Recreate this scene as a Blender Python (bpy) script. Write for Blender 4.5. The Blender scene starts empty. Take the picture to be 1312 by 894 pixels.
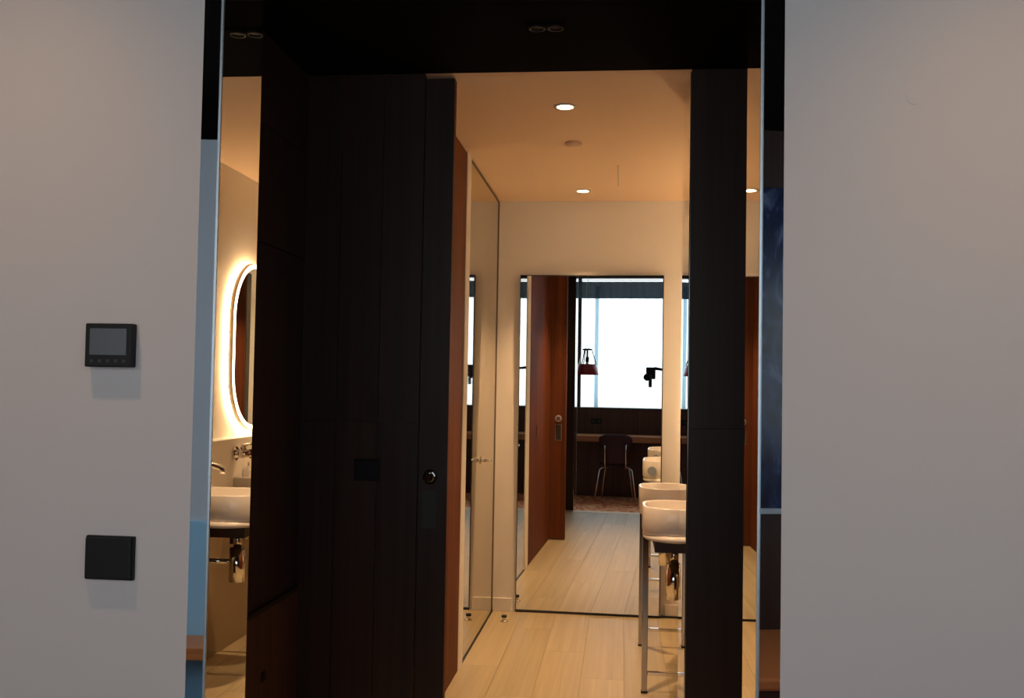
import bpy, bmesh, math, random
from math import pi, sin, cos, radians
from mathutils import Vector, Matrix
random.seed(7)
scene = bpy.context.scene
COL = scene.collection

# ------------------------------------------------------------------ camera
cam_d = bpy.data.cameras.new('camera'); cam = bpy.data.objects.new('camera', cam_d); COL.objects.link(cam)
cam_d.sensor_fit = 'HORIZONTAL'; cam_d.sensor_width = 36.0; cam_d.lens = 36.0 * 1300 / 1312
cam_d.clip_start = 0.02; cam_d.clip_end = 100
cam.matrix_world = (Matrix.Translation((0, 0, 1.315)) @ Matrix.Rotation(radians(6.228), 4, 'Z')
                    @ Matrix.Rotation(radians(90 + 2.125), 4, 'X') @ Matrix.Rotation(radians(1.0), 4, 'Z'))
scene.camera = cam

# ------------------------------------------------------------------ world: bright overcast sky outside the window
world = bpy.data.worlds.new('sky'); scene.world = world; world.use_nodes = True
wn = world.node_tree.nodes; bg = wn['Background']
bg.inputs['Color'].default_value = (0.88, 0.95, 1.0, 1); bg.inputs['Strength'].default_value = 2.65

vs = scene.view_settings
vs.view_transform = 'Standard'; vs.look = 'None'; vs.gamma = 1.0; vs.use_curve_mapping = False
vs.exposure = 0.0

WARM = (1.0, 0.61, 0.31)
def spot(name, loc, energy, color, angle=130, blend=0.8, radius=0.03, target=None):
    l = bpy.data.lights.new(name, 'SPOT'); l.energy = energy; l.color = color
    l.spot_size = radians(angle); l.spot_blend = blend; l.shadow_soft_size = radius
    o = bpy.data.objects.new(name, l); COL.objects.link(o); o.location = loc
    if target is not None:
        o.rotation_euler = (Vector(target) - Vector(loc)).to_track_quat('-Z', 'Y').to_euler()
    return o
# portal that guides sampling of the sky through the window
pl = bpy.data.lights.new('window_portal', 'AREA'); pl.shape = 'RECTANGLE'; pl.size = 4.12; pl.size_y = 1.64
pl.cycles.is_portal = True
po = bpy.data.objects.new('window_portal', pl); COL.objects.link(po)
po.location = (-0.14, -1.12, 1.685); po.rotation_euler = (radians(90), 0, radians(180)); 
po.rotation_euler = Vector((0, 1, 0)).to_track_quat('-Z', 'Z').to_euler()

# ------------------------------------------------------------------ dimensions (metres; X right, Y into the picture, Z up)
CEIL = 2.417          # vestibule and bathroom ceiling
BCEIL = 2.56          # bedroom ceiling
BF = -0.25            # bedroom floor lies a step lower
YW0, YW1 = 1.70, 1.923    # white wall front and back
XL, XR = -0.7185, 0.2265  # mirrored jamb faces
YF = 3.50             # wooden partition
XBL, XBR = -0.738, 0.58   # bathroom side walls
YE = 5.97             # bathroom end wall
WIN = -0.95           # window wall of the bedroom (inner face)
XSL, XSR = -1.13, 0.62    # vestibule sides
XDL, XDR = -2.77, 2.0     # bedroom sides

# ------------------------------------------------------------------ materials
def mat(name):
    m = bpy.data.materials.new(name); m.use_nodes = True
    return m, m.node_tree.nodes, m.node_tree.links, m.node_tree.nodes['Principled BSDF']
def plain(name, col, rough=0.5, metal=0.0, bump=0.0, bscale=200, spec=0.5, var=0.0):
    m, n, l, b = mat(name)
    b.inputs['Base Color'].default_value = (*col, 1); b.inputs['Roughness'].default_value = rough
    b.inputs['Metallic'].default_value = metal; b.inputs['Specular IOR Level'].default_value = spec
    if bump or var:
        tc = n.new('ShaderNodeTexCoord'); nz = n.new('ShaderNodeTexNoise'); nz.inputs['Scale'].default_value = bscale
        nz.inputs['Detail'].default_value = 4
        l.new(tc.outputs['Object'], nz.inputs['Vector'])
        if bump:
            bp = n.new('ShaderNodeBump'); bp.inputs['Strength'].default_value = bump; bp.inputs['Distance'].default_value = 0.002
            l.new(nz.outputs['Fac'], bp.inputs['Height']); l.new(bp.outputs['Normal'], b.inputs['Normal'])
        if var:
            n2 = n.new('ShaderNodeTexNoise'); n2.inputs['Scale'].default_value = 2.0; l.new(tc.outputs['Object'], n2.inputs['Vector'])
            mx = n.new('ShaderNodeMixRGB'); mx.inputs['Color1'].default_value = (*[c * (1 - var) for c in col], 1)
            mx.inputs['Color2'].default_value = (*[min(1, c * (1 + var)) for c in col], 1)
            l.new(n2.outputs['Fac'], mx.inputs['Fac']); l.new(mx.outputs['Color'], b.inputs['Base Color'])
    return m
def wood(name, c1, c2, axis='z', rough=0.35, scale=1.0, rand=0.25, bump=0.15, spec=0.4):
    m, n, l, b = mat(name)
    tc = n.new('ShaderNodeTexCoord'); oi = n.new('ShaderNodeObjectInfo')
    add = n.new('ShaderNodeVectorMath'); add.operation = 'ADD'
    rs = n.new('ShaderNodeVectorMath'); rs.operation = 'SCALE'; rs.inputs[0].default_value = (13, 7, 5)
    l.new(oi.outputs['Random'], rs.inputs['Scale']); l.new(tc.outputs['Object'], add.inputs[0]); l.new(rs.outputs['Vector'], add.inputs[1])
    mp = n.new('ShaderNodeMapping'); s = {'x': (0.6, 28, 28), 'y': (28, 0.6, 28), 'z': (28, 28, 0.6)}[axis]
    mp.inputs['Scale'].default_value = [v * scale for v in s]
    l.new(add.outputs['Vector'], mp.inputs['Vector'])
    nz = n.new('ShaderNodeTexNoise'); nz.inputs['Scale'].default_value = 1.0; nz.inputs['Detail'].default_value = 6; nz.inputs['Roughness'].default_value = 0.65
    nz.inputs['Distortion'].default_value = 0.6
    l.new(mp.outputs['Vector'], nz.inputs['Vector'])
    cr = n.new('ShaderNodeValToRGB'); cr.color_ramp.elements[0].position = 0.3; cr.color_ramp.elements[1].position = 0.72
    cr.color_ramp.elements[0].color = (*c1, 1); cr.color_ramp.elements[1].color = (*c2, 1)
    l.new(nz.outputs['Fac'], cr.inputs['Fac'])
    hs = n.new('ShaderNodeHueSaturation'); ma = n.new('ShaderNodeMath'); ma.operation = 'MULTIPLY_ADD'
    ma.inputs[1].default_value = rand; ma.inputs[2].default_value = 1 - rand / 2
    l.new(oi.outputs['Random'], ma.inputs[0]); l.new(ma.outputs[0], hs.inputs['Value']); l.new(cr.outputs['Color'], hs.inputs['Color'])
    l.new(hs.outputs['Color'], b.inputs['Base Color'])
    b.inputs['Roughness'].default_value = rough; b.inputs['Specular IOR Level'].default_value = spec
    bp = n.new('ShaderNodeBump'); bp.inputs['Strength'].default_value = bump; bp.inputs['Distance'].default_value = 0.001
    l.new(nz.outputs['Fac'], bp.inputs['Height']); l.new(bp.outputs['Normal'], b.inputs['Normal'])
    return m
def emit(name, col, strength):
    m, n, l, b = mat(name)
    b.inputs['Base Color'].default_value = (*col, 1)
    b.inputs['Emission Color'].default_value = (*col, 1); b.inputs['Emission Strength'].default_value = strength
    return m
def mirror(name, col, rough=0.0):
    return plain(name, col, rough, 1.0)

M = {}
M['white'] = plain('white_paint', (0.575, 0.525, 0.51), 0.65, bump=0.06, bscale=260, spec=0.2)
M['cream'] = plain('cream_paint', (0.89, 0.84, 0.77), 0.6, bump=0.05, bscale=220, spec=0.25)
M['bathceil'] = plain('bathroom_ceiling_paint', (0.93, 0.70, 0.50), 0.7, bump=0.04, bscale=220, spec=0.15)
M['black'] = plain('black_paint', (0.006, 0.0055, 0.005), 0.9, spec=0.02)
M['bluewall'] = plain('pale_blue_grey_paint', (0.64, 0.72, 0.80), 0.7, bump=0.05)
M['daylitblue'] = plain('painted_daylight_blue', (0.36, 0.70, 1.0), 0.8, bump=0.2)  # lighter blue carries the daylight low on the right bedroom wall
M['darkwood'] = wood('dark_stained_wood', (0.020, 0.009, 0.006), (0.055, 0.022, 0.012), 'z', 0.45)
M['midwood'] = wood('reddish_dark_wood', (0.05, 0.02, 0.012), (0.12, 0.045, 0.026), 'z', 0.45)
M['redwood'] = wood('red_brown_wood', (0.085, 0.025, 0.010), (0.19, 0.056, 0.021), 'z', 0.6, spec=0.10)
M['redwood_h'] = wood('red_brown_wood_horizontal', (0.32, 0.13, 0.05), (0.50, 0.22, 0.09), 'x', 0.35)
M['orangewood'] = wood('orange_wood', (0.50, 0.17, 0.05), (0.66, 0.25, 0.08), 'y', 0.4)
M['oak'] = wood('pale_oak', (0.43, 0.34, 0.20), (0.56, 0.465, 0.29), 'y', 0.42, 0.8, 0.24, 0.12, 0.35)
M['oaknose'] = wood('pale_oak_nosing', (0.62, 0.48, 0.32), (0.72, 0.58, 0.40), 'x', 0.4)
M['joint'] = plain('floor_joint', (0.34, 0.25, 0.15), 0.8)
M['mirror'] = mirror('mirror_glass', (0.88, 0.90, 0.89))
M['tinted'] = mirror('bronze_mirror_glass', (0.60, 0.55, 0.43), 0.02)
M['steel'] = mirror('polished_steel', (0.90, 0.93, 0.96), 0.01)
M['chrome'] = mirror('chrome', (0.80, 0.78, 0.75), 0.08)
M['darkchrome'] = mirror('dark_chrome', (0.42, 0.39, 0.36), 0.12)
M['alu'] = plain('pale_aluminium', (0.46, 0.52, 0.56), 0.35, 0.6)
M['bronze'] = plain('bronze_bead', (0.20, 0.15, 0.095), 0.4)
M['edge'] = plain('dark_mirror_edge', (0.03, 0.028, 0.024), 0.4)
M['ceramic'] = plain('white_ceramic', (0.82, 0.76, 0.70), 0.18)
M['solid'] = plain('white_solid_surface', (0.84, 0.78, 0.71), 0.3)
M['plastic'] = plain('black_plastic', (0.008, 0.008, 0.009), 0.5, spec=0.25)
M['screen'] = plain('grey_display', (0.075, 0.085, 0.095), 0.3)
M['button'] = plain('dark_grey_button', (0.022, 0.022, 0.025), 0.5)
M['rubber'] = plain('black_rubber', (0.01, 0.01, 0.01), 0.7)
M['ring'] = emit('warm_led_diffuser', (1.0, 0.80, 0.52), 8.0)
M['halo'] = emit('warm_led_strip', (1.0, 0.72, 0.41), 38.0)
M['bulb'] = emit('downlight_lamp', (1.0, 0.80, 0.50), 14.0)
M['taupe'] = plain('taupe_panel', (0.30, 0.215, 0.125), 0.6, bump=0.05)
M['acrylic'] = plain('tan_acrylic_edge', (0.55, 0.42, 0.28), 0.4)
M['red'] = plain('dark_red_enamel', (0.30, 0.012, 0.025), 0.35)
M['purple'] = plain('dark_plum_plastic', (0.035, 0.010, 0.020), 0.35)
M['orangecloth'] = plain('orange_fabric', (0.50, 0.16, 0.04), 0.75, bump=0.3, bscale=400)
M['soap'] = plain('soap_white', (0.9, 0.86, 0.8), 0.35)
M['lightglass'] = plain('frosted_glass', (0.85, 0.88, 0.9), 0.4)
for k in ('lightglass',): M[k].node_tree.nodes['Principled BSDF'].inputs['Transmission Weight'].default_value = 0.85
# sheer curtain: partly see-through weave that scatters daylight
def sheer(name, col, clear):
    m, n, l, b = mat(name); n.remove(b)
    tr = n.new('ShaderNodeBsdfTransparent'); tl = n.new('ShaderNodeBsdfTranslucent'); tl.inputs['Color'].default_value = (*col, 1)
    mx = n.new('ShaderNodeMixShader'); mx.inputs['Fac'].default_value = 1 - clear
    l.new(tr.outputs[0], mx.inputs[1]); l.new(tl.outputs[0], mx.inputs[2]); l.new(mx.outputs[0], n['Material Output'].inputs['Surface'])
    return m
M['sheer'] = sheer('white_sheer', (0.80, 0.90, 0.95), 0.42)
M['darksheer'] = sheer('dark_pleated_sheer', (0.014, 0.02, 0.024), 0.008)
def glass_mat():
    m, n, l, b = mat('clear_window_glass'); n.remove(b)
    tr = n.new('ShaderNodeBsdfTransparent'); gl = n.new('ShaderNodeBsdfGlossy'); gl.inputs['Roughness'].default_value = 0.0
    mx = n.new('ShaderNodeMixShader'); mx.inputs['Fac'].default_value = 0.05
    l.new(tr.outputs[0], mx.inputs[1]); l.new(gl.outputs[0], mx.inputs[2]); l.new(mx.outputs[0], n['Material Output'].inputs['Surface'])
    return m
M['glass'] = glass_mat()
def rug_mat():
    m, n, l, b = mat('patterned_rug')
    tc = n.new('ShaderNodeTexCoord'); vo = n.new('ShaderNodeTexVoronoi'); vo.inputs['Scale'].default_value = 16
    nz = n.new('ShaderNodeTexNoise'); nz.inputs['Scale'].default_value = 14; nz.inputs['Detail'].default_value = 5
    l.new(tc.outputs['Object'], vo.inputs['Vector']); l.new(tc.outputs['Object'], nz.inputs['Vector'])
    mx = n.new('ShaderNodeMixRGB'); mx.blend_type = 'ADD'; mx.inputs['Fac'].default_value = 0.6
    l.new(vo.outputs['Distance'], mx.inputs['Color1']); l.new(nz.outputs['Fac'], mx.inputs['Color2'])
    cr = n.new('ShaderNodeValToRGB'); e = cr.color_ramp.elements
    e[0].position = 0.45; e[0].color = (0.30, 0.06, 0.025, 1); e[1].position = 0.9; e[1].color = (0.85, 0.50, 0.28, 1)
    x = e.new(0.62); x.color = (0.78, 0.20, 0.07, 1); x = e.new(0.74); x.color = (0.62, 0.26, 0.14, 1)
    l.new(mx.outputs['Color'], cr.inputs['Fac']); l.new(cr.outputs['Color'], b.inputs['Base Color']); b.inputs['Roughness'].default_value = 0.9
    return m
M['rug'] = rug_mat()
def artwork_mat():
    m, n, l, b = mat('dark_blue_glossy_print')
    tc = n.new('ShaderNodeTexCoord'); mp = n.new('ShaderNodeMapping'); mp.inputs['Scale'].default_value = (1, 3.0, 1.0)
    mp.inputs['Rotation'].default_value = (radians(18), 0, 0)
    nz = n.new('ShaderNodeTexNoise'); nz.inputs['Scale'].default_value = 3.0; nz.inputs['Detail'].default_value = 7; nz.inputs['Distortion'].default_value = 1.6
    l.new(tc.outputs['Object'], mp.inputs['Vector']); l.new(mp.outputs['Vector'], nz.inputs['Vector'])
    cr = n.new('ShaderNodeValToRGB'); e = cr.color_ramp.elements
    e[0].position = 0.40; e[0].color = (0.012, 0.016, 0.04, 1); e[1].position = 0.78; e[1].color = (0.30, 0.40, 0.60, 1)
    x = e.new(0.54); x.color = (0.02, 0.035, 0.10, 1); x = e.new(0.64); x.color = (0.09, 0.13, 0.24, 1)
    l.new(nz.outputs['Fac'], cr.inputs['Fac']); l.new(cr.outputs['Color'], b.inputs['Base Color']); b.inputs['Roughness'].default_value = 0.2
    return m
M['art'] = artwork_mat()

# ------------------------------------------------------------------ mesh helpers (all coordinates are world coordinates)
class MB:
    def __init__(s): s.v = []; s.f = []; s.smooth = []
    def add(s, vs, fs, sm=False):
        o = len(s.v); s.v += [tuple(p) for p in vs]; s.f += [tuple(i + o for i in f) for f in fs]; s.smooth += [sm] * len(fs); return s
    def box(s, x0, x1, y0, y1, z0, z1, b=0.0):
        if x0 > x1: x0, x1 = x1, x0
        if y0 > y1: y0, y1 = y1, y0
        if z0 > z1: z0, z1 = z1, z0
        if b <= 0:
            vs = [(x, y, z) for z in (z0, z1) for y in (y0, y1) for x in (x0, x1)]
            return s.add(vs, [(0, 2, 3, 1), (4, 5, 7, 6), (0, 1, 5, 4), (2, 6, 7, 3), (0, 4, 6, 2), (1, 3, 7, 5)])
        bm = bmesh.new(); bmesh.ops.create_cube(bm, size=1)
        for v in bm.verts:
            v.co = ((x0 + x1) / 2 + v.co.x * (x1 - x0), (y0 + y1) / 2 + v.co.y * (y1 - y0), (z0 + z1) / 2 + v.co.z * (z1 - z0))
        bmesh.ops.bevel(bm, geom=bm.edges[:], offset=b, segments=2, profile=0.5, affect='EDGES')
        bm.verts.index_update(); s.add([v.co[:] for v in bm.verts], [[v.index for v in f.verts] for f in bm.faces]); bm.free(); return s
    def prism(s, poly, z0, z1):          # polygon in XY (counter-clockwise), extruded in Z
        n = len(poly); vs = [(x, y, z0) for x, y in poly] + [(x, y, z1) for x, y in poly]
        fs = [tuple(range(n - 1, -1, -1)), tuple(range(n, 2 * n))] + [(i, (i + 1) % n, n + (i + 1) % n, n + i) for i in range(n)]
        return s.add(vs, fs)
    def rings(s, rings, cap0=True, cap1=True, sm=True):   # loft closed rings of equal length
        n = len(rings[0]); vs = [p for r in rings for p in r]; fs = []
        for k in range(len(rings) - 1):
            for i in range(n):
                j = (i + 1) % n; fs.append((k * n + i, k * n + j, (k + 1) * n + j, (k + 1) * n + i))
        s.add(vs, fs, sm)
        o = len(s.v) - len(vs)
        if cap0: s.f.append(tuple(o + i for i in range(n - 1, -1, -1))); s.smooth.append(False)
        if cap1: s.f.append(tuple(o + (len(rings) - 1) * n + i for i in range(n))); s.smooth.append(False)
        return s
    def tube(s, pts, r, seg=12, radii=None):
        pts = [Vector(p) for p in pts]; rings = []
        up = None
        for i, p in enumerate(pts):
            t = (pts[min(i + 1, len(pts) - 1)] - pts[max(i - 1, 0)]).normalized()
            if up is None:
                up = Vector((0, 0, 1)) if abs(t.z) < 0.9 else Vector((1, 0, 0))
            a = t.cross(up).normalized(); b = t.cross(a).normalized(); up = -b if (-b).dot(up) > 0 else b
            rr = radii[i] if radii else r
            rings.append([tuple(p + a * rr * cos(2 * pi * k / seg) + b * rr * sin(2 * pi * k / seg)) for k in range(seg)])
        return s.rings(rings)
    def disc(s, c, axis, r, h, seg=28, r2=None):    # short cylinder from c along axis by h
        c = Vector(c); a = Vector(axis).normalized()
        return s.tube([c, c + a * h], r, seg, [r, r if r2 is None else r2])
    def lathe(s, c, prof, seg=28, closed=False):     # profile [(r,z)] about the vertical through c
        return s.rings([[(c[0] + r * cos(2 * pi * k / seg), c[1] + r * sin(2 * pi * k / seg), c[2] + z) for k in range(seg)] for r, z in prof], not closed, not closed)
    def build(s, name, m, parent=None, origin=None):
        me = bpy.data.meshes.new(name)
        if origin is None:
            if parent is not None: origin = parent['_o']
            else:
                xs, ys, zs = zip(*s.v); origin = ((min(xs) + max(xs)) / 2, (min(ys) + max(ys)) / 2, min(zs))
        o0 = Vector(origin)
        me.from_pydata([tuple(Vector(p) - o0) for p in s.v], [], s.f); me.update()
        bm = bmesh.new(); bm.from_mesh(me); bmesh.ops.recalc_face_normals(bm, faces=bm.faces[:]); bm.to_mesh(me); bm.free()
        for p, sm in zip(me.polygons, s.smooth): p.use_smooth = sm
        me.materials.append(M[m]); ob = bpy.data.objects.new(name, me); COL.objects.link(ob)
        ob['_o'] = tuple(o0)
        if parent is not None:
            ob.parent = parent; po_ = Vector(parent['_o']); ob.location = o0 - po_
        else: ob.location = o0
        return ob
def tag(o, label=None, cat=None, group=None, kind=None):
    if label: o['label'] = label
    if cat: o['category'] = cat
    if group: o['group'] = group
    if kind: o['kind'] = kind
    return o
def thing(name, loc, label, cat, group=None):
    o = bpy.data.objects.new(name, None); COL.objects.link(o); o.location = loc; o['_o'] = tuple(loc); o.empty_display_size = 0.1
    return tag(o, label, cat, group)
def struct(o): o['kind'] = 'structure'; return o
def copy_tree(o, parent=None):
    c = o.copy(); COL.objects.link(c); c.parent = parent
    for ch in list(o.children): copy_tree(ch, c)
    return c
def arc(cx, cy, r, a0, a1, n):
    return [(cx + r * cos(a0 + (a1 - a0) * i / n), cy + r * sin(a0 + (a1 - a0) * i / n)) for i in range(n + 1)]

# ================================================================== SETTING
# ---- white wall with the mirrored opening
DL, DR = 0.0239, 0.0341      # bevel widths
YB = 1.727
struct(MB().prism([(XDL, YW0), (XL - DL, YW0), (XL - DL, YB), (XL - 0.004, YB), (XL - 0.004, YW1), (XDL, YW1)], BF, BCEIL).build('wall_left', 'white'))
struct(MB().prism([(XR + DR, YW0), (XDR, YW0), (XDR, YW1), (XR + 0.004, YW1), (XR + 0.004, YB), (XR + DR, YB)], BF, BCEIL).build('wall_right', 'white'))
struct(MB().box(XL - 0.004, XR + 0.004, YW0, YW1, CEIL + 0.05, BCEIL).build('wall_header', 'white'))
MB().box(XSL, XL - 0.004, YW1, YW1 + 0.008, 0.0, CEIL).build('back_panel', 'darkwood', bpy.data.objects['wall_left'])
MB().box(XR + 0.004, XSR, YW1, YW1 + 0.008, 0.0, CEIL).build('back_panel', 'darkwood', bpy.data.objects['wall_right'])
def jamb(sgn, x, d, label):
    t = thing('jamb_mirror', (x, (YW0 + YW1) / 2, BF), label, 'mirror')
    MB().box(x, x + sgn * 0.004, YB, YW1, BF, CEIL + 0.05).build('mirror_panel', 'mirror', t)
    p = [(x, YB), (x + sgn * d, YW0), (x + sgn * d, YB)]
    if sgn > 0: p = p[::-1]
    MB().prism(p, BF, CEIL + 0.05).build('bevel_strip', 'steel', t)
    MB().box(x - sgn * 0.0012, x + sgn * 0.002, YB - 0.004, YB + 0.001, BF, CEIL + 0.05).build('edge_trim', 'alu', t)
jamb(-1, XL, DL, 'tall mirror lining the opening, reflecting the glowing oval mirror')
jamb(1, XR, DR, 'narrow tall mirror lining the opening, reflecting a ceiling downlight')

# ---- ceilings
struct(MB().box(XDL - 0.1, XDR + 0.1, WIN - 0.3, YW0, BCEIL, BCEIL + 0.1).build('ceiling', 'black'))
struct(MB().box(XSL - 0.05, XSR + 0.05, YW0, YF, CEIL + 0.0, CEIL + 0.05).build('ceiling', 'black'))
struct(MB().box(XSL - 0.05, XSR + 0.05, YF, YE + 0.1, CEIL, CEIL + 0.1).build('ceiling', 'bathceil'))

# ---- bathroom and vestibule floor, laid with planks
fl = struct(MB().box(XSL - 0.05, XSR + 0.05, 1.95, YE + 0.1, -0.25, -0.004).build('floor', 'joint'))
pw, plen = 0.196, 1.22
x = XSL - 0.02; col = 0
while x < XSR:
    y = 2.04 - plen * ((col * 0.37) % 1.0)
    while y < YE:
        y0, y1 = max(y, 2.04), min(y + plen, YE + 0.02)
        if y1 - y0 > 0.03:
            MB().box(x + 0.0006, min(x + pw, XSR + 0.03) - 0.0006, y0 + 0.0006, y1 - 0.0006, -0.004, random.uniform(-0.0004, 0.0), 0.0007).build(
                'plank', 'oak', fl, origin=((x + pw / 2), (y0 + y1) / 2, -0.004))
        y += plen
    x += pw; col += 1
struct(MB().box(XL, XR, 1.935, 2.04, -0.26, 0.002, 0.003).build('trim_1', 'oaknose'))

# ---- vestibule side walls (dark joinery)
wl = struct(MB().box(XSL - 0.08, XSL - 0.019, YW1, YF, 0.0, CEIL).build('wall_vestibule_left', 'darkwood'))
for z0, z1 in ((0.605, 1.755), (1.755, 2.13), (2.13, CEIL)):
    for y0, y1 in ((YW1, 2.72), (2.72, YF)):
        MB().box(XSL - 0.018, XSL, y0 + 0.0015, y1 - 0.0015, z0 + 0.002, z1 - 0.002, 0.001).build('panel', 'darkwood', wl)
wr = struct(MB().box(XSR, XSR + 0.08, YW1, YF, 0.0, CEIL).build('wall_vestibule_right', 'darkwood'))
# ---- wooden partition with the doorway
wp = struct(MB().box(XSL - 0.08, -0.708, YF + 0.012, YF + 0.03, 0, CEIL).build('wall_partition_left', 'darkwood'))
for x0, x1 in ((XSL, -1.003), (-1.003, -0.852), (-0.852, -0.708)):
    for z0, z1 in ((0, 1.182), (1.182, CEIL)):
        MB().box(x0 + (0.001 if x0 > XSL else 0), x1 - (0.001 if x1 < -0.71 else 0), YF, YF + 0.012, z0 + (0.0015 if z0 else 0), z1 - (0.0015 if z1 < 2 else 0)).build('panel', 'darkwood', wp)
wc = struct(MB().box(0.225, XSR + 0.06, YF + 0.012, YF + 0.40, 0, CEIL).build('wall_partition_right', 'darkwood'))
for z0, z1 in ((0, 1.185), (1.185, CEIL)):
    MB().box(0.225, XSR, YF, YF + 0.012, z0 + (0.0015 if z0 else 0), z1 - (0.0015 if z1 < 2 else 0)).build('panel', 'darkwood', wc)

# ---- bathroom walls
wbl = struct(MB().box(XBL - 0.1, XBL - 0.014, 3.60, YE + 0.1, 0, CEIL).build('wall_bathroom_left', 'cream'))
for y0, y1 in ((3.60, 4.14), (4.14, 4.68)):
    MB().box(XBL - 0.014, XBL, y0, y1 - 0.0012, 0.0, 2.407).build('panel', 'redwood', wbl)
MB().box(XBL - 0.014, XBL + 0.003, 4.682, 4.80, 0, CEIL).build('jamb', 'cream', wbl)
struct(MB().box(XBR, XBR + 0.1, YF + 0.40, YE + 0.1, 0, CEIL).build('wall_bathroom_right', 'cream'))
lw = struct(MB().box(0.50, XBR, YF + 0.40, YE, 0, 1.03, 0.003).build('wall_ledge', 'cream'))
MB().box(0.4965, 0.50, YF + 0.41, YE, 0.0, 0.70).build('lower_panel', 'taupe', lw)
we = struct(MB().box(XBL - 0.1, XBR + 0.1, YE, YE + 0.1, 0, CEIL).build('wall_end', 'cream'))
struct(MB().box(XBL, -0.625, YE - 0.008, YE, 0, 0.075, 0.001).build('baseboard_left', 'cream'))
struct(MB().box(0.26, 0.50, YE - 0.008, YE, 0, 0.075, 0.001).build('baseboard_right', 'cream'))
# bronze mirrored door set in the left bathroom wall
d2 = struct(MB().box(XBL - 0.013, XBL - 0.003, 4.803, 5.935, 0.006, 2.405, 0.001).build('door_2', 'tinted'))
MB().box(XBL - 0.013, XBL + 0.0015, 5.936, 5.941, 0.0, 2.408).build('frame_bar', 'bronze', d2)
MB().box(XBL - 0.013, XBL + 0.0025, 4.803, 5.942, 2.4055, 2.4085).build('frame_bar', 'bronze', d2)
MB().box(XBL - 0.013, XBL + 0.0025, 4.803, 5.942, 0.0, 0.004).build('frame_bar', 'edge', d2)
h = MB().disc((XBL - 0.004, 5.37, 0.92), (1, 0, 0), 0.02, 0.009, 20)
h.tube([(XBL, 5.37, 0.92), (XBL + 0.035, 5.37, 0.92), (XBL + 0.042, 5.375, 0.92), (XBL + 0.044, 5.385, 0.92), (XBL + 0.044, 5.45, 0.92)], 0.008, 10)
h.build('lever_handle', 'chrome', d2)

# ---- sliding pocket door
XD = -0.606
d1 = struct(MB().box(-1.12, XD, YF + 0.035, YF + 0.075, 0.006, 2.409, 0.002).build('door_1', 'redwood'))
# dark stained front veneer of the leaf and its edge profile
MB().box(-1.12, XD - 0.001, YF + 0.0325, YF + 0.0355, 0.006, 2.409).build('front_veneer', 'darkwood', d1)
yk = YF + 0.0325
for side in (0, 1):
    yy = yk if side == 0 else YF + 0.075; s_ = -1 if side == 0 else 1
    k = MB().disc((-0.668, yy + s_ * -0.001, 0.993), (0, s_, 0), 0.027, 0.004, 28).build('lock_rose', 'alu' if side else 'darkchrome', d1)
    k2 = MB(); k2.disc((-0.668, yy + s_ * 0.003, 0.993), (0, s_, 0), 0.019, 0.016, 24, 0.016)
    k2.box(-0.671, -0.665, yy + s_ * 0.018, yy + s_ * 0.026, 0.978, 1.008, 0.001); k2.build('turn_knob', 'steel', k)
    fr = MB(); y0, y1 = yy - 0.002, yy + 0.002
    fr.box(-0.695, -0.690, y0, y1, 0.812, 0.945); fr.box(-0.646, -0.641, y0, y1, 0.812, 0.945)
    fr.box(-0.690, -0.646, y0, y1, 0.940, 0.945); fr.box(-0.690, -0.646, y0, y1, 0.812, 0.817)
    f_ = fr.build('pull_frame', 'bronze' if side else 'button', d1)
    MB().box(-0.690, -0.646, yy - 0.001, yy + 0.001, 0.817, 0.940).build('pull_recess', 'edge', f_)

# ---- bedroom shell
struct(MB().box(XDL - 0.1, XDR + 0.1, WIN - 0.3, 1.95, BF - 0.1, BF).build('floor', 'darkwood'))
struct(MB().box(XDL - 0.1, XDL, WIN, YW0, BF, BCEIL).build('wall_bedroom_left', 'darkwood'))
struct(MB().box(XDR, XDR + 0.1, WIN, YW0, BF, BCEIL).build('wall_bedroom_right', 'bluewall'))
struct(MB().box(XDR - 0.015, XDR, WIN, YW0, 2.395, BCEIL).build('trim_2', 'black'))
# window wall: wooden parapet of upright boards, side piers, head
WX0, WX1, WZ0, WZ1 = -2.2, 1.92, 0.872, 2.50
ww = struct(MB().box(XDL, XDR, WIN - 0.2, WIN - 0.012, BF, WZ0 - 0.02).build('wall_window', 'darkwood'))
xx = XDL; 
while xx < XDR - 0.01:
    x1 = min(xx + 0.318, XDR)
    MB().box(xx + 0.001, x1 - 0.001, WIN - 0.012, WIN, BF, WZ0 - 0.02).build('panel', 'midwood', ww); xx = x1
MB().box(XDL, WX0, WIN - 0.2, WIN, WZ0 - 0.02, BCEIL).build('pier', 'darkwood', ww)
MB().box(WX1, XDR, WIN - 0.2, WIN, WZ0 - 0.02, BCEIL).build('pier', 'darkwood', ww)
MB().box(WX0, WX1, WIN - 0.2, WIN, WZ1, BCEIL).build('head', 'darkwood', ww)
MB().box(WX0, WX1, WIN - 0.2, WIN + 0.015, WZ0 - 0.02, WZ0).build('sill', 'edge', ww)
w1 = thing('window_1', (-0.3, WIN - 0.1, WZ0), None, None); w1['kind'] = 'structure'
for cx in (WX0 + 0.025, -1.005, 0.42, WX1 - 0.025):
    MB().box(cx - 0.03, cx + 0.03, WIN - 0.13, WIN - 0.07, WZ0, WZ1).build('mullion', 'edge', w1)
for a, b in ((WX0 + 0.055, -1.035), (-0.975, 0.39), (0.45, WX1 - 0.055)):
    MB().box(a, b, WIN - 0.103, WIN - 0.097, WZ0, WZ1).build('pane', 'glass', w1)

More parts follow.
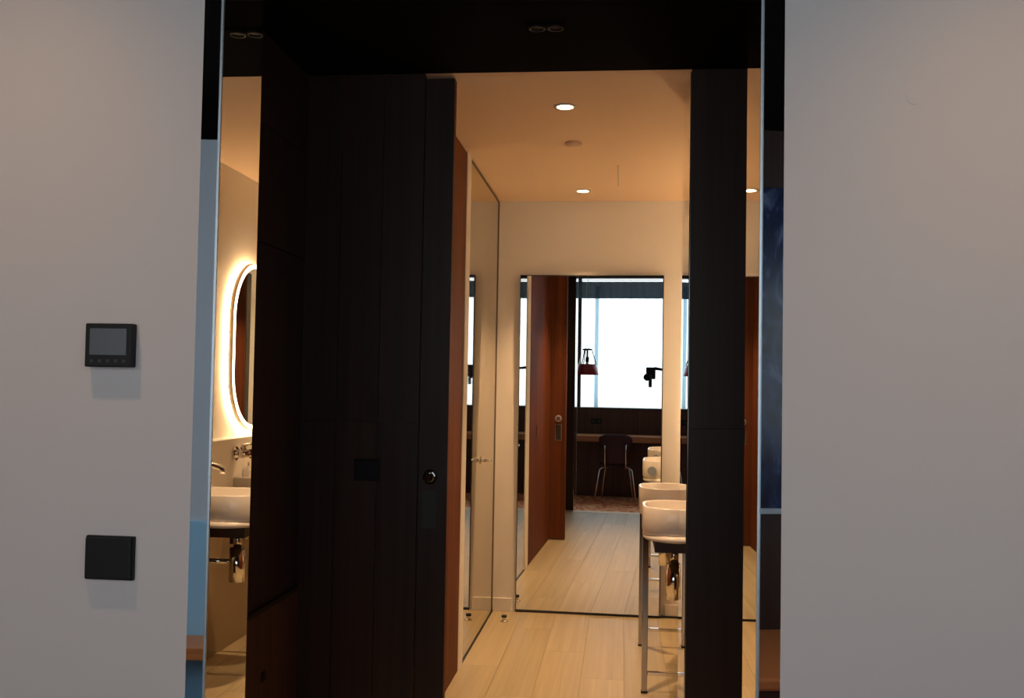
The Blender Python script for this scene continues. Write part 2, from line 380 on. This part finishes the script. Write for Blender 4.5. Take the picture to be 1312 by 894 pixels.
# ================================================================== THINGS
# ---- leaning end mirror
mt = thing('wall_mirror', (-0.19, YE, 0.0), 'large frameless mirror leaning on the cream end wall', 'mirror')
def mz(x, z): return 5.962 - 0.0323 * (x + 0.605) - 0.0145 * (z - 0.02)
x0, x1, z0, z1 = -0.605, 0.233, 0.012, 1.974
def mirror_slab(x0, x1, z0, z1, off, back):
    c = [(x0, z0), (x1, z0), (x1, z1), (x0, z1)]
    vs = [(x, mz(x, z) - off, z) for x, z in c] + [(x, YE if back is None else mz(x, z) + back, z) for x, z in c]
    return MB().add(vs, [(0, 1, 2, 3), (7, 6, 5, 4), (0, 4, 5, 1), (1, 5, 6, 2), (2, 6, 7, 3), (3, 7, 4, 0)])
mirror_slab(x0, x1, z0, z1, -0.0005, None).build('backing', 'edge', mt)
mirror_slab(x0 + 0.004, x1 - 0.006, z0 + 0.003, z1 - 0.006, 0.001, 0.003).build('glass', 'mirror', mt)
MB().box(x0, XBR - 0.08, YE - 0.014, YE, 0, 0.0115).build('bottom_rail', 'edge', mt)

# ---- narrow mirror on the end of the right partition
cm = MB().box(0.2215, 0.225, YF + 0.014, YF + 0.40, 0.004, CEIL - 0.004).build('partition_mirror', 'mirror')
tag(cm, 'thin mirror strip on the side of the dark wooden column', 'mirror')

# ---- wash stands (two alike along the right bathroom wall)
def d_outline(inset, x1=0.50, xt=0.09, yc=4.31, hw=0.178, cr=0.125, n=10):
    x0_, r, c = xt + inset, hw - inset, max(cr - inset, 0.01)
    pts = [(x1 - inset * 0.5, yc + r)]
    pts += arc(x0_ + c, yc + r - c, c, pi / 2, pi, n) + arc(x0_ + c, yc - r + c, c, pi, 1.5 * pi, n)
    pts += [(x1 - inset * 0.5, yc - r)]
    return pts
def ring(inset, z, **k): return [(x, y, z) for x, y in d_outline(inset, **k)]
ZR, ZT, ZB = 0.835, 0.722, 0.70
st = thing('wash_stand', (0.30, 4.31, 0), 'white washbasin stand nearer the dark wooden column', 'washbasin', 'wash stands along the bathroom wall')
bs = MB(); bs.rings([ring(0.006, ZT), ring(0.001, ZT + 0.01), ring(0.0, ZR - 0.004), ring(0.003, ZR), ring(0.012, ZR), ring(0.016, ZR - 0.005), ring(0.024, ZT + 0.05), ring(0.06, ZT + 0.018)])
basin = bs.build('basin', 'ceramic', st)
o_ = MB(); o_.disc((0.27, 4.31 - 0.156, 0.79), (0, 1, 0), 0.017, 0.006, 20); o_.build('overflow_ring', 'chrome', basin)
MB().disc((0.155, 4.31 + 0.1755, 0.775), (0, 1, 0), 0.029, 0.005, 24).build('overflow_cap', 'alu', basin)
MB().disc((0.27, 4.31, ZT + 0.016), (0, 0, 1), 0.03, 0.006, 20).build('drain', 'chrome', basin)
tr_ = dict(xt=0.094, hw=0.197, cr=0.15)
MB().rings([ring(0.008, ZB, **tr_), ring(0.0, ZB + 0.006, **tr_), ring(0.0, ZT - 0.010, **tr_), ring(0.004, ZT - 0.002, **tr_), ring(0.012, ZT + 0.003, **tr_)]).build('tray', 'solid', st)
MB().box(0.14, 0.496, 4.165, 4.475, 0.655, 0.70, 0.002).build('apron', 'darkwood', st)
for lx in (0.112,):
    lg = MB().box(lx - 0.0125, lx + 0.0125, 4.478, 4.503, 0.008, ZB, 0.002).build('leg', 'darkchrome', st)
    MB().box(lx - 0.014, lx + 0.014, 4.4765, 4.5045, 0.0, 0.009, 0.001).build('foot', 'rubber', lg)
MB().box(0.124, 0.496, 4.482, 4.499, 0.076, 0.092, 0.002).build('crossbar', 'chrome', st)
MB().box(0.296, 0.312, 4.44, 4.47, 0.585, 0.655).build('bracket', 'rubber', st)
tp = MB(); tp.disc((0.225, 4.31, 0.445), (0, 0, 1), 0.034, 0.145, 28); tp.disc((0.225, 4.31, 0.59), (0, 0, 1), 0.018, 0.066, 18)
tp.tube([(0.25, 4.31, 0.53), (0.36, 4.31, 0.53), (0.496, 4.31, 0.53)], 0.012, 12)
tp.disc((0.486, 4.31, 0.53), (1, 0, 0), 0.03, 0.01, 20); tp.build('bottle_trap', 'chrome', st)
# wall tap with plate, spout, body and lever
def tap(y, label):
    t = thing('wall_tap', (0.5, y, 0.93), label, 'tap', 'chrome taps above the basins')
    MB().disc((0.5, y, 0.955), (-1, 0, 0), 0.036, 0.010, 28).build('wall_plate', 'chrome', t)
    b = MB(); b.disc((0.492, y, 0.955), (-1, 0, 0), 0.024, 0.075, 24); b.build('body', 'chrome', t)
    MB().tube([(0.43, y, 0.955), (0.39, y, 0.950), (0.345, y, 0.940), (0.322, y, 0.934), (0.312, y, 0.926), (0.310, y, 0.908)], 0.013, 14).build('spout', 'chrome', t)
    k = MB(); k.disc((0.452, y, 0.976), (0, 0, 1), 0.017, 0.026, 18); k.tube([(0.452, y, 0.998), (0.42, y, 1.004), (0.385, y, 1.006)], 0.005, 8); k.build('lever', 'chrome', t)
    return t
tap(4.33, 'chrome wall tap over the basin nearer the column')
tap(4.95, 'chrome wall tap over the basin nearer the end mirror')
st2 = copy_tree(st); st2.location.y += 0.81
st2['label'] = 'white washbasin stand farther back, beside the end mirror'

sd = thing('soap_dispenser', (0.47, 5.09, 0.80), 'small white soap dispenser on the wall beside the basins', 'soap dispenser')
MB().box(0.455, 0.4995, 5.06, 5.11, 0.80, 0.865, 0.005).build('body', 'soap', sd)
MB().disc((0.477, 5.085, 0.865), (0, 0, 1), 0.005, 0.04, 12).build('pump', 'chrome', sd)

# ---- backlit oval mirror
oc, oz, oa, ob_, on = 5.27, 1.505, 0.33, 0.465, 64
def oring(x, ins):
    out = []; r = oa - ins; h_ = ob_ - oa
    for i in range(on):
        a = 2 * pi * (i + 0.5) / on
        out.append((x, oc + r * cos(a), oz + (h_ if sin(a) > 0 else -h_) + r * sin(a)))
    return out
om = thing('oval_mirror', (XBR, oc, oz - ob_), 'backlit rounded mirror glowing on the bathroom wall', 'mirror')
MB().rings([oring(XBR - 0.028, 0.02), oring(XBR - 0.045, 0.02), oring(XBR - 0.05, 0.022)]).build('body', 'acrylic', om)
MB().rings([oring(XBR - 0.001, 0.035), oring(XBR - 0.027, 0.035), oring(XBR - 0.027, 0.045), oring(XBR - 0.001, 0.045), oring(XBR - 0.001, 0.035)], False, False).build('light_strip', 'halo', om)
MB().rings([oring(XBR - 0.0505, 0.024), oring(XBR - 0.053, 0.026), oring(XBR - 0.053, 0.046), oring(XBR - 0.0505, 0.046), oring(XBR - 0.0505, 0.024)], False, False).build('light_ring', 'ring', om)
MB().rings([oring(XBR - 0.0505, 0.047), oring(XBR - 0.0525, 0.047)]).build('glass', 'mirror', om)

# ---- ceiling fittings
def downlight(x, y, e, label):
    t = thing('downlight', (x, y, CEIL - 0.012), label, 'downlight', 'lit downlights in the bathroom ceiling')
    c = (x, y, CEIL)
    MB().lathe(c, [(0.030, -0.0005), (0.044, -0.0005), (0.045, -0.003), (0.036, -0.006), (0.032, -0.005), (0.030, -0.0005)], 28, True).build('trim_ring', 'solid', t)
    MB().lathe(c, [(0.031, -0.0005), (0.031, -0.004), (0.028, -0.006)], 28).build('lamp', 'bulb', t)
    spot('downlight_beam', (x, y, CEIL - 0.012), e, WARM, 82, 0.75, 0.03)
downlight(-0.237, 3.937, 145, 'lit round downlight nearest the doorway in the bathroom ceiling')
downlight(-0.232, 5.642, 122, 'lit round downlight close to the bathroom end wall')
tag(MB().lathe((-0.232, 4.535, CEIL), [(0.038, 0.0), (0.038, -0.010), (0.030, -0.016), (0.012, -0.018)], 28).build('ceiling_sensor', 'bathceil'),
    'small round sensor disc between the two bathroom downlights', 'sensor')
tag(MB().box(-0.038, -0.032, 5.01, 5.51, CEIL - 0.003, CEIL).build('ceiling_slot', 'acrylic'), 'thin straight slot strip in the bathroom ceiling', 'ceiling slot')
ts = thing('recessed_spotlight', (-0.245, 3.05, CEIL - 0.01), 'unlit twin spotlight in the black ceiling before the doorway', 'spotlight')
MB().box(-0.305, -0.185, 3.015, 3.085, CEIL - 0.004, CEIL, 0.001).build('plate', 'black', ts)
for dx in (-0.028, 0.028):
    MB().lathe((-0.245 + dx, 3.05, CEIL - 0.004), [(0.018, 0), (0.026, 0), (0.026, -0.006), (0.020, -0.006), (0.018, 0)], 24, True).build('lamp_ring', 'plastic', ts)
    MB().disc((-0.245 + dx, 3.05, CEIL - 0.0041), (0, 0, -1), 0.018, 0.001, 20).build('lens', 'plastic', ts)

# ---- wall controls
th = thing('thermostat', (-0.8885, YW0, 1.338), 'black square thermostat with grey display on the white wall', 'thermostat')
MB().box(-0.934, -0.849, YW0 - 0.020, YW0, 1.337, 1.413, 0.002).build('body', 'plastic', th)
MB().box(-0.925, -0.858, YW0 - 0.0206, YW0 - 0.019, 1.358, 1.404).build('display', 'screen', th)
for i in range(5):
    MB().disc((-0.921 + i * 0.0148, YW0 - 0.0195, 1.3475), (0, -1, 0), 0.003, 0.0012, 12).build('button', 'button', th)
sw = thing('light_switch', (-0.882, YW0, 0.965), 'plain black square switch on the white wall under the thermostat', 'switch')
MB().box(-0.927, -0.839, YW0 - 0.008, YW0, 0.967, 1.043, 0.0015).build('frame', 'plastic', sw)
MB().box(-0.9245, -0.8415, YW0 - 0.015, YW0 - 0.007, 0.9695, 1.0405, 0.002).build('rocker', 'plastic', sw)
s2 = thing('light_switch', (-0.886, YF, 0.975), 'black square switch on the dark wooden panel beside the sliding door', 'switch')
MB().box(-0.932, -0.840, YF - 0.006, YF, 0.977, 1.053, 0.001).build('frame', 'plastic', s2)
MB().box(-0.929, -0.843, YF - 0.010, YF - 0.005, 0.980, 1.050, 0.002).build('rocker', 'plastic', s2)
tag(MB().disc((0.469, YW0, 1.80), (0, -1, 0), 0.014, 0.0008, 24).build('wall_sensor', 'white'), 'tiny white round sensor high on the right white wall', 'sensor')
kp = MB().box(XBL, XBL + 0.003, 4.285, 4.315, 0.905, 0.985, 0.001).build('strike_plate', 'edge')
tag(kp, 'small dark lock plate on the red-brown wooden wall panel', 'lock plate')
ds = thing('door_stop', (-0.64, 5.70, 0), 'small metal door stop on the oak floor by the mirror', 'door stop')
MB().lathe((-0.64, 5.70, 0), [(0.022, 0), (0.022, 0.004), (0.012, 0.006), (0.011, 0.022), (0.014, 0.024)], 24).build('base', 'chrome', ds)
MB().lathe((-0.64, 5.70, 0.024), [(0.0145, 0), (0.0155, 0.006), (0.0145, 0.012)], 24).build('bumper', 'rubber', ds)

# ---- low cabinet in the vestibule
cb = thing('low_cabinet', (XSL - 0.002, 2.72, 0), 'low dark reddish wooden cabinet in the recess left of the doorway', 'cabinet')
MB().box(XSL - 0.018, XSL + 0.002, YW1 + 0.002, YF - 0.002, 0.0, 0.592).build('carcass', 'darkwood', cb)
MB().box(XSL - 0.018, XSL + 0.012, YW1 + 0.002, YF - 0.002, 0.592, 0.604, 0.001).build('top', 'darkwood', cb)
for y0, y1 in ((1.93, 2.45), (2.45, 2.97), (2.97, 3.493)):
    d_ = MB().box(XSL + 0.002, XSL + 0.010, y0 + 0.002, y1 - 0.002, 0.06, 0.589, 0.001).build('cabinet_door', 'midwood', cb)
    MB().box(XSL + 0.010, XSL + 0.016, y1 - 0.36, y1 - 0.33, 0.37, 0.40, 0.001).build('knob', 'plastic', d_)

# ---- bedroom: curtains, desk, chair, lamp, rug, benches
def curtain(name, m, xa, xb, yc, z0, z1, amp, lam, label, cat, phase=0, fold=None):
    n = int((xb - xa) / lam * 10); b = MB(); cols = []
    for i in range(n + 1):
        x = xa + (xb - xa) * i / n; u = 2 * pi * x / lam + phase
        y = yc + amp * (sin(u) + 0.35 * sin(2.3 * u + 1))
        cols.append((x + 0.3 * lam / 6 * sin(2 * u), y))
    if fold:
        g = []
        for k in range(fold[1]):
            g.append((xa + (fold[0] if k % 2 else 0.0) + 0.004 * sin(k * 2.1), yc - 0.02 + 0.028 * k / fold[1]))
        cols = g + cols; n += len(g)
    vs = [(x, y, z) for x, y in cols for z in (z0, z1)]
    b.add(vs, [(2 * i, 2 * i + 2, 2 * i + 3, 2 * i + 1) for i in range(n)], True)
    return tag(b.build(name, m), label, cat)
curtain('sheer_curtain', 'sheer', -0.80, 0.40, WIN - 0.045, WZ0 + 0.004, 2.40, 0.016, 0.19, 'white sheer curtain drawn across the bright window', 'curtain', 0, (0.05, 6))
curtain('sheer_curtain', 'sheer', 0.52, 1.86, WIN - 0.045, WZ0 + 0.004, 2.40, 0.012, 0.17, 'white sheer curtain at the far side of the window', 'curtain')
curtain('pleated_valance', 'darksheer', WX0 + 0.02, WX1 - 0.02, WIN - 0.01, 2.245, 2.458, 0.010, 0.11, 'dark pleated valance along the top of the window', 'valance')
rl = MB().box(WX0, WX1, WIN - 0.016, WIN - 0.004, 2.466, 2.474).build('curtain_rail', 'alu'); tag(rl, 'thin pale rail above the dark pleated valance', 'curtain rail')

dk = thing('desk_shelf', (-0.2, WIN + 0.2, 0.50), 'long light-brown wooden desk shelf under the window', 'desk')
MB().box(-1.9, 1.5, WIN + 0.001, WIN + 0.42, 0.475, 0.545, 0.003).build('top', 'redwood_h', dk)
for bx in (-1.02, 0.5):
    MB().box(bx - 0.012, bx + 0.012, WIN + 0.001, WIN + 0.36, 0.43, 0.475).build('bracket', 'chrome', dk)
so = thing('socket_plate', (-0.76, WIN, 0.67), 'black double socket plate on the wooden panel above the desk', 'socket')
MB().box(-0.83, -0.69, WIN, WIN + 0.008, 0.665, 0.735, 0.002).build('frame', 'plastic', so)
for sx in (-0.795, -0.725):
    MB().disc((sx, WIN + 0.0075, 0.70), (0, 1, 0), 0.02, 0.002, 20).build('socket', 'button', so)

cx, cy = -0.475, -0.55
ch = thing('desk_chair', (cx, cy, BF), 'dark plum chair with thin metal legs in front of the desk', 'chair')
zs = BF + 0.45
n_ = 9
def panel_grid(fn, thick, nu=12, nv=8):
    top = [[Vector(fn(u / nu, v / nv)) for u in range(nu + 1)] for v in range(nv + 1)]
    b = MB(); off = Vector(thick); W = nu + 1
    vs = [p[:] for r in top for p in r] + [(p + off)[:] for r in top for p in r]; N = W * (nv + 1); fs = []
    for v in range(nv):
        for u in range(nu):
            a = v * W + u; fs += [(a, a + 1, a + W + 1, a + W), (N + a, N + a + W, N + a + W + 1, N + a + 1)]
    edge = [u for u in range(W)] + [v * W + nu for v in range(1, nv + 1)] + [nv * W + u for u in range(nu - 1, -1, -1)] + [v * W for v in range(nv - 1, 0, -1)]
    for i in range(len(edge)):
        a, c = edge[i], edge[(i + 1) % len(edge)]; fs.append((a, N + a, N + c, c))
    return b.add(vs, fs, True)
def seat_fn(u, v):
    w = 0.20 * (1 - 0.18 * (v ** 3)) ; xx = (u - 0.5) * 2
    return (cx + xx * w * math.sqrt(max(0, 1 - 0.15 * abs(2 * v - 1) ** 4)), cy + 0.19 - 0.39 * v, zs - 0.012 * (1 - xx * xx) - 0.02 * max(0, v - 0.75) * 4 * (v - 0.75))
panel_grid(seat_fn, (0, 0, 0.012)).build('seat', 'purple', ch)
def back_fn(u, v):
    xx = (u - 0.5) * 2; w = 0.125 + 0.075 * max(0, min(1, (v - 0.45) / 0.22)) ** 1.5
    if v > 0.85: w *= math.sqrt(max(0.05, 1 - ((v - 0.85) / 0.16) ** 2 * 0.75))
    return (cx + xx * w, cy + 0.19 + 0.06 * v - 0.03 * xx * xx * w / 0.2, zs + 0.02 + 0.365 * v)
panel_grid(back_fn, (0, -0.011, 0), 12, 14).build('backrest', 'purple', ch)
for s_ in (-1, 1):
    X = cx + s_ * 0.125
    MB().tube([(X, cy + 0.10, zs - 0.025), (X, cy + 0.17, zs - 0.022), (X, cy + 0.20, zs), (X, cy + 0.215, zs + 0.06), (X, cy + 0.24, zs + 0.20), (X, cy + 0.252, zs + 0.27)], 0.009, 10).build('back_upright', 'chrome', ch)
    MB().tube([(cx + s_ * 0.10, cy + 0.13, zs - 0.024), (cx + s_ * 0.17, cy + 0.135, zs - 0.024), (cx + s_ * 0.195, cy + 0.14, zs - 0.05), (cx + s_ * 0.215, cy + 0.15, zs - 0.18), (cx + s_ * 0.25, cy + 0.17, BF + 0.023)], 0.010, 10).build('leg', 'chrome', ch)
    MB().tube([(cx + s_ * 0.08, cy - 0.12, zs - 0.026), (cx + s_ * 0.12, cy - 0.125, zs - 0.026), (cx + s_ * 0.145, cy - 0.13, zs - 0.05), (cx + s_ * 0.165, cy - 0.15, zs - 0.2), (cx + s_ * 0.19, cy - 0.18, BF + 0.023)], 0.010, 10).build('leg', 'chrome', ch)

rg = MB().box(-1.6, 0.55, WIN + 0.02, 1.1, BF, BF + 0.012, 0.003).build('rug', 'rug'); tag(rg, 'red-brown patterned rug on the bedroom floor under the chair', 'rug')

lx, ly, lz = -0.838, -0.45, 1.29
lp = thing('pendant_lamp', (lx, ly, lz), 'hanging lamp with red-banded shade in front of the window', 'lamp')
MB().tube([(lx, ly, BCEIL), (lx, ly, lz + 0.36)], 0.003, 8).build('cord', 'alu', lp)
MB().lathe((lx, ly, lz), [(0.052, 0.318), (0.060, 0.312), (0.060, 0.300), (0.052, 0.296)], 28).build('cap', 'plastic', lp)
MB().tube([(lx - 0.02, ly, lz + 0.318), (lx - 0.012, ly, lz + 0.345), (lx, ly, lz + 0.362), (lx + 0.012, ly, lz + 0.345), (lx + 0.02, ly, lz + 0.318)], 0.004, 8).build('hook', 'alu', lp)
MB().lathe((lx, ly, lz), [(0.012, 0.30), (0.012, 0.22), (0.022, 0.215), (0.022, 0.155), (0.016, 0.15)], 20).build('socket', 'plastic', lp)
MB().lathe((lx, ly, lz), [(0.012, 0.15), (0.026, 0.125), (0.030, 0.105), (0.020, 0.08), (0.004, 0.074)], 20).build('bulb', 'soap', lp)
up_ = MB().lathe((lx, ly, lz), [(0.058, 0.298), (0.106, 0.130), (0.104, 0.130), (0.056, 0.298), (0.058, 0.298)], 36, True).build('upper_shade', 'glass', lp)
MB().lathe((lx, ly, lz), [(0.107, 0.130), (0.142, 0.0), (0.140, 0.0), (0.105, 0.130), (0.107, 0.130)], 36, True).build('red_band', 'red', lp)
for a in (0.0, 2 * pi / 3, 4 * pi / 3):
    MB().tube([(lx + 0.058 * cos(a), ly + 0.058 * sin(a), lz + 0.30), (lx + 0.109 * cos(a), ly + 0.109 * sin(a), lz + 0.125)], 0.006, 8).build('strut', 'plastic', lp)

# camera on a boom arm right behind the viewpoint, seen in the end mirror
cs = thing('camera_stand', (0.95, -0.12, BF), 'black camera hung on a horizontal boom arm before the window', 'camera')
b = MB(); b.box(-0.115, -0.005, -0.16, -0.09, 1.255, 1.395, 0.012); b.build('camera_body', 'plastic', cs)
b = MB(); b.disc((-0.085, -0.095, 1.29), (-0.35, 1, -0.3), 0.045, 0.06, 24, 0.04); b.build('lens', 'plastic', cs)
MB().box(-0.085, -0.045, -0.15, -0.11, 1.16, 1.262, 0.006).build('grip', 'plastic', cs)
MB().tube([(-0.02, -0.125, 1.382), (0.10, -0.125, 1.365), (0.95, -0.125, 1.345)], 0.016, 12, [0.02, 0.014, 0.016]).build('boom_arm', 'plastic', cs)
MB().tube([(0.95, -0.125, 1.36), (0.95, -0.125, BF + 0.3)], 0.016, 12).build('pole', 'plastic', cs)
for k in range(3):
    a = 2 * pi * k / 3 + 0.4
    MB().tube([(0.95, -0.125, BF + 0.36), (0.95 + 0.3 * cos(a), -0.125 + 0.3 * sin(a), BF + 0.012)], 0.010, 8).build('leg', 'plastic', cs)

# left bedroom wall: dark blue picture panel and orange daybed (seen in the bevel)
ar = thing('picture_panel', (XDL, 0.5, 0.74), 'tall dark blue glossy picture on the dark wooden bedroom wall', 'picture')
MB().box(XDL + 0.001, XDL + 0.02, -0.35, 1.45, 0.765, 2.28).build('print', 'art', ar)
MB().box(XDL + 0.001, XDL + 0.03, -0.37, 1.47, 0.74, 0.765).build('frame_bar', 'alu', ar)
MB().box(XDL + 0.001, XDL + 0.03, -0.37, -0.35, 0.765, 2.28).build('frame_bar', 'alu', ar)
MB().box(XDL + 0.001, XDL + 0.03, 1.45, 1.47, 0.765, 2.28).build('frame_bar', 'alu', ar)
db = thing('daybed', (-2.36, 0.45, BF), 'orange daybed with dark base against the dark wooden wall', 'daybed')
MB().box(XDL + 0.005, -1.97, -0.5, 1.3, 0.15, 0.20, 0.012).build('mattress', 'orangecloth', db)
MB().box(XDL + 0.005, -1.99, -0.48, 1.28, BF + 0.08, 0.15, 0.004).build('base', 'darkwood', db)
for fx in (-2.68, -2.07):
    for fy in (-0.4, 1.2): MB().box(fx - 0.03, fx + 0.03, fy - 0.03, fy + 0.03, BF, BF + 0.08).build('foot', 'plastic', db)
# right bedroom wall: added lower panel with brighter daylight put into its blue, and floating orange bench
tag(MB().box(XDR - 0.02, XDR, -0.5, 1.60, BF, 0.70, 0.003).build('daylit_wall_panel', 'daylitblue'), 'added pale blue lower wall panel, standing in for daylight, behind the floating orange bench', 'wall panel')
bn = thing('floating_bench', (1.8, 0.6, 0.10), 'floating orange wooden bench on the added blue wall panel', 'bench')
MB().box(1.76, XDR - 0.02, -0.3, 1.12, 0.155, 0.205, 0.003).build('seat', 'orangewood', bn)
for by in (0.0, 0.85): MB().box(1.82, XDR - 0.02, by - 0.015, by + 0.015, 0.12, 0.155).build('bracket', 'plastic', bn)

# bedroom ceiling downlights that graze the white walls
def bed_light(x, y, e, label):
    t = thing('bedroom_downlight', (x, y, BCEIL - 0.01), label, 'downlight', 'downlights in the bedroom ceiling')
    c = (x, y, BCEIL)
    MB().lathe(c, [(0.030, -0.0005), (0.044, -0.0005), (0.045, -0.003), (0.036, -0.006), (0.032, -0.005), (0.030, -0.0005)], 24, True).build('trim_ring', 'plastic', t)
    MB().lathe(c, [(0.031, -0.0005), (0.031, -0.004), (0.028, -0.006)], 24).build('lamp', 'bulb', t)
    spot('bedroom_beam', (x, y, BCEIL - 0.012), e, WARM, 92, 1.0, 0.012)
bed_light(-1.08, 1.27, 26.0, 'lit downlight in the black bedroom ceiling above the thermostat')
bed_light(0.65, 1.24, 30.0, 'lit downlight in the black bedroom ceiling right of the opening')

for o in list(bpy.data.objects):
    if '_o' in o: del o['_o']
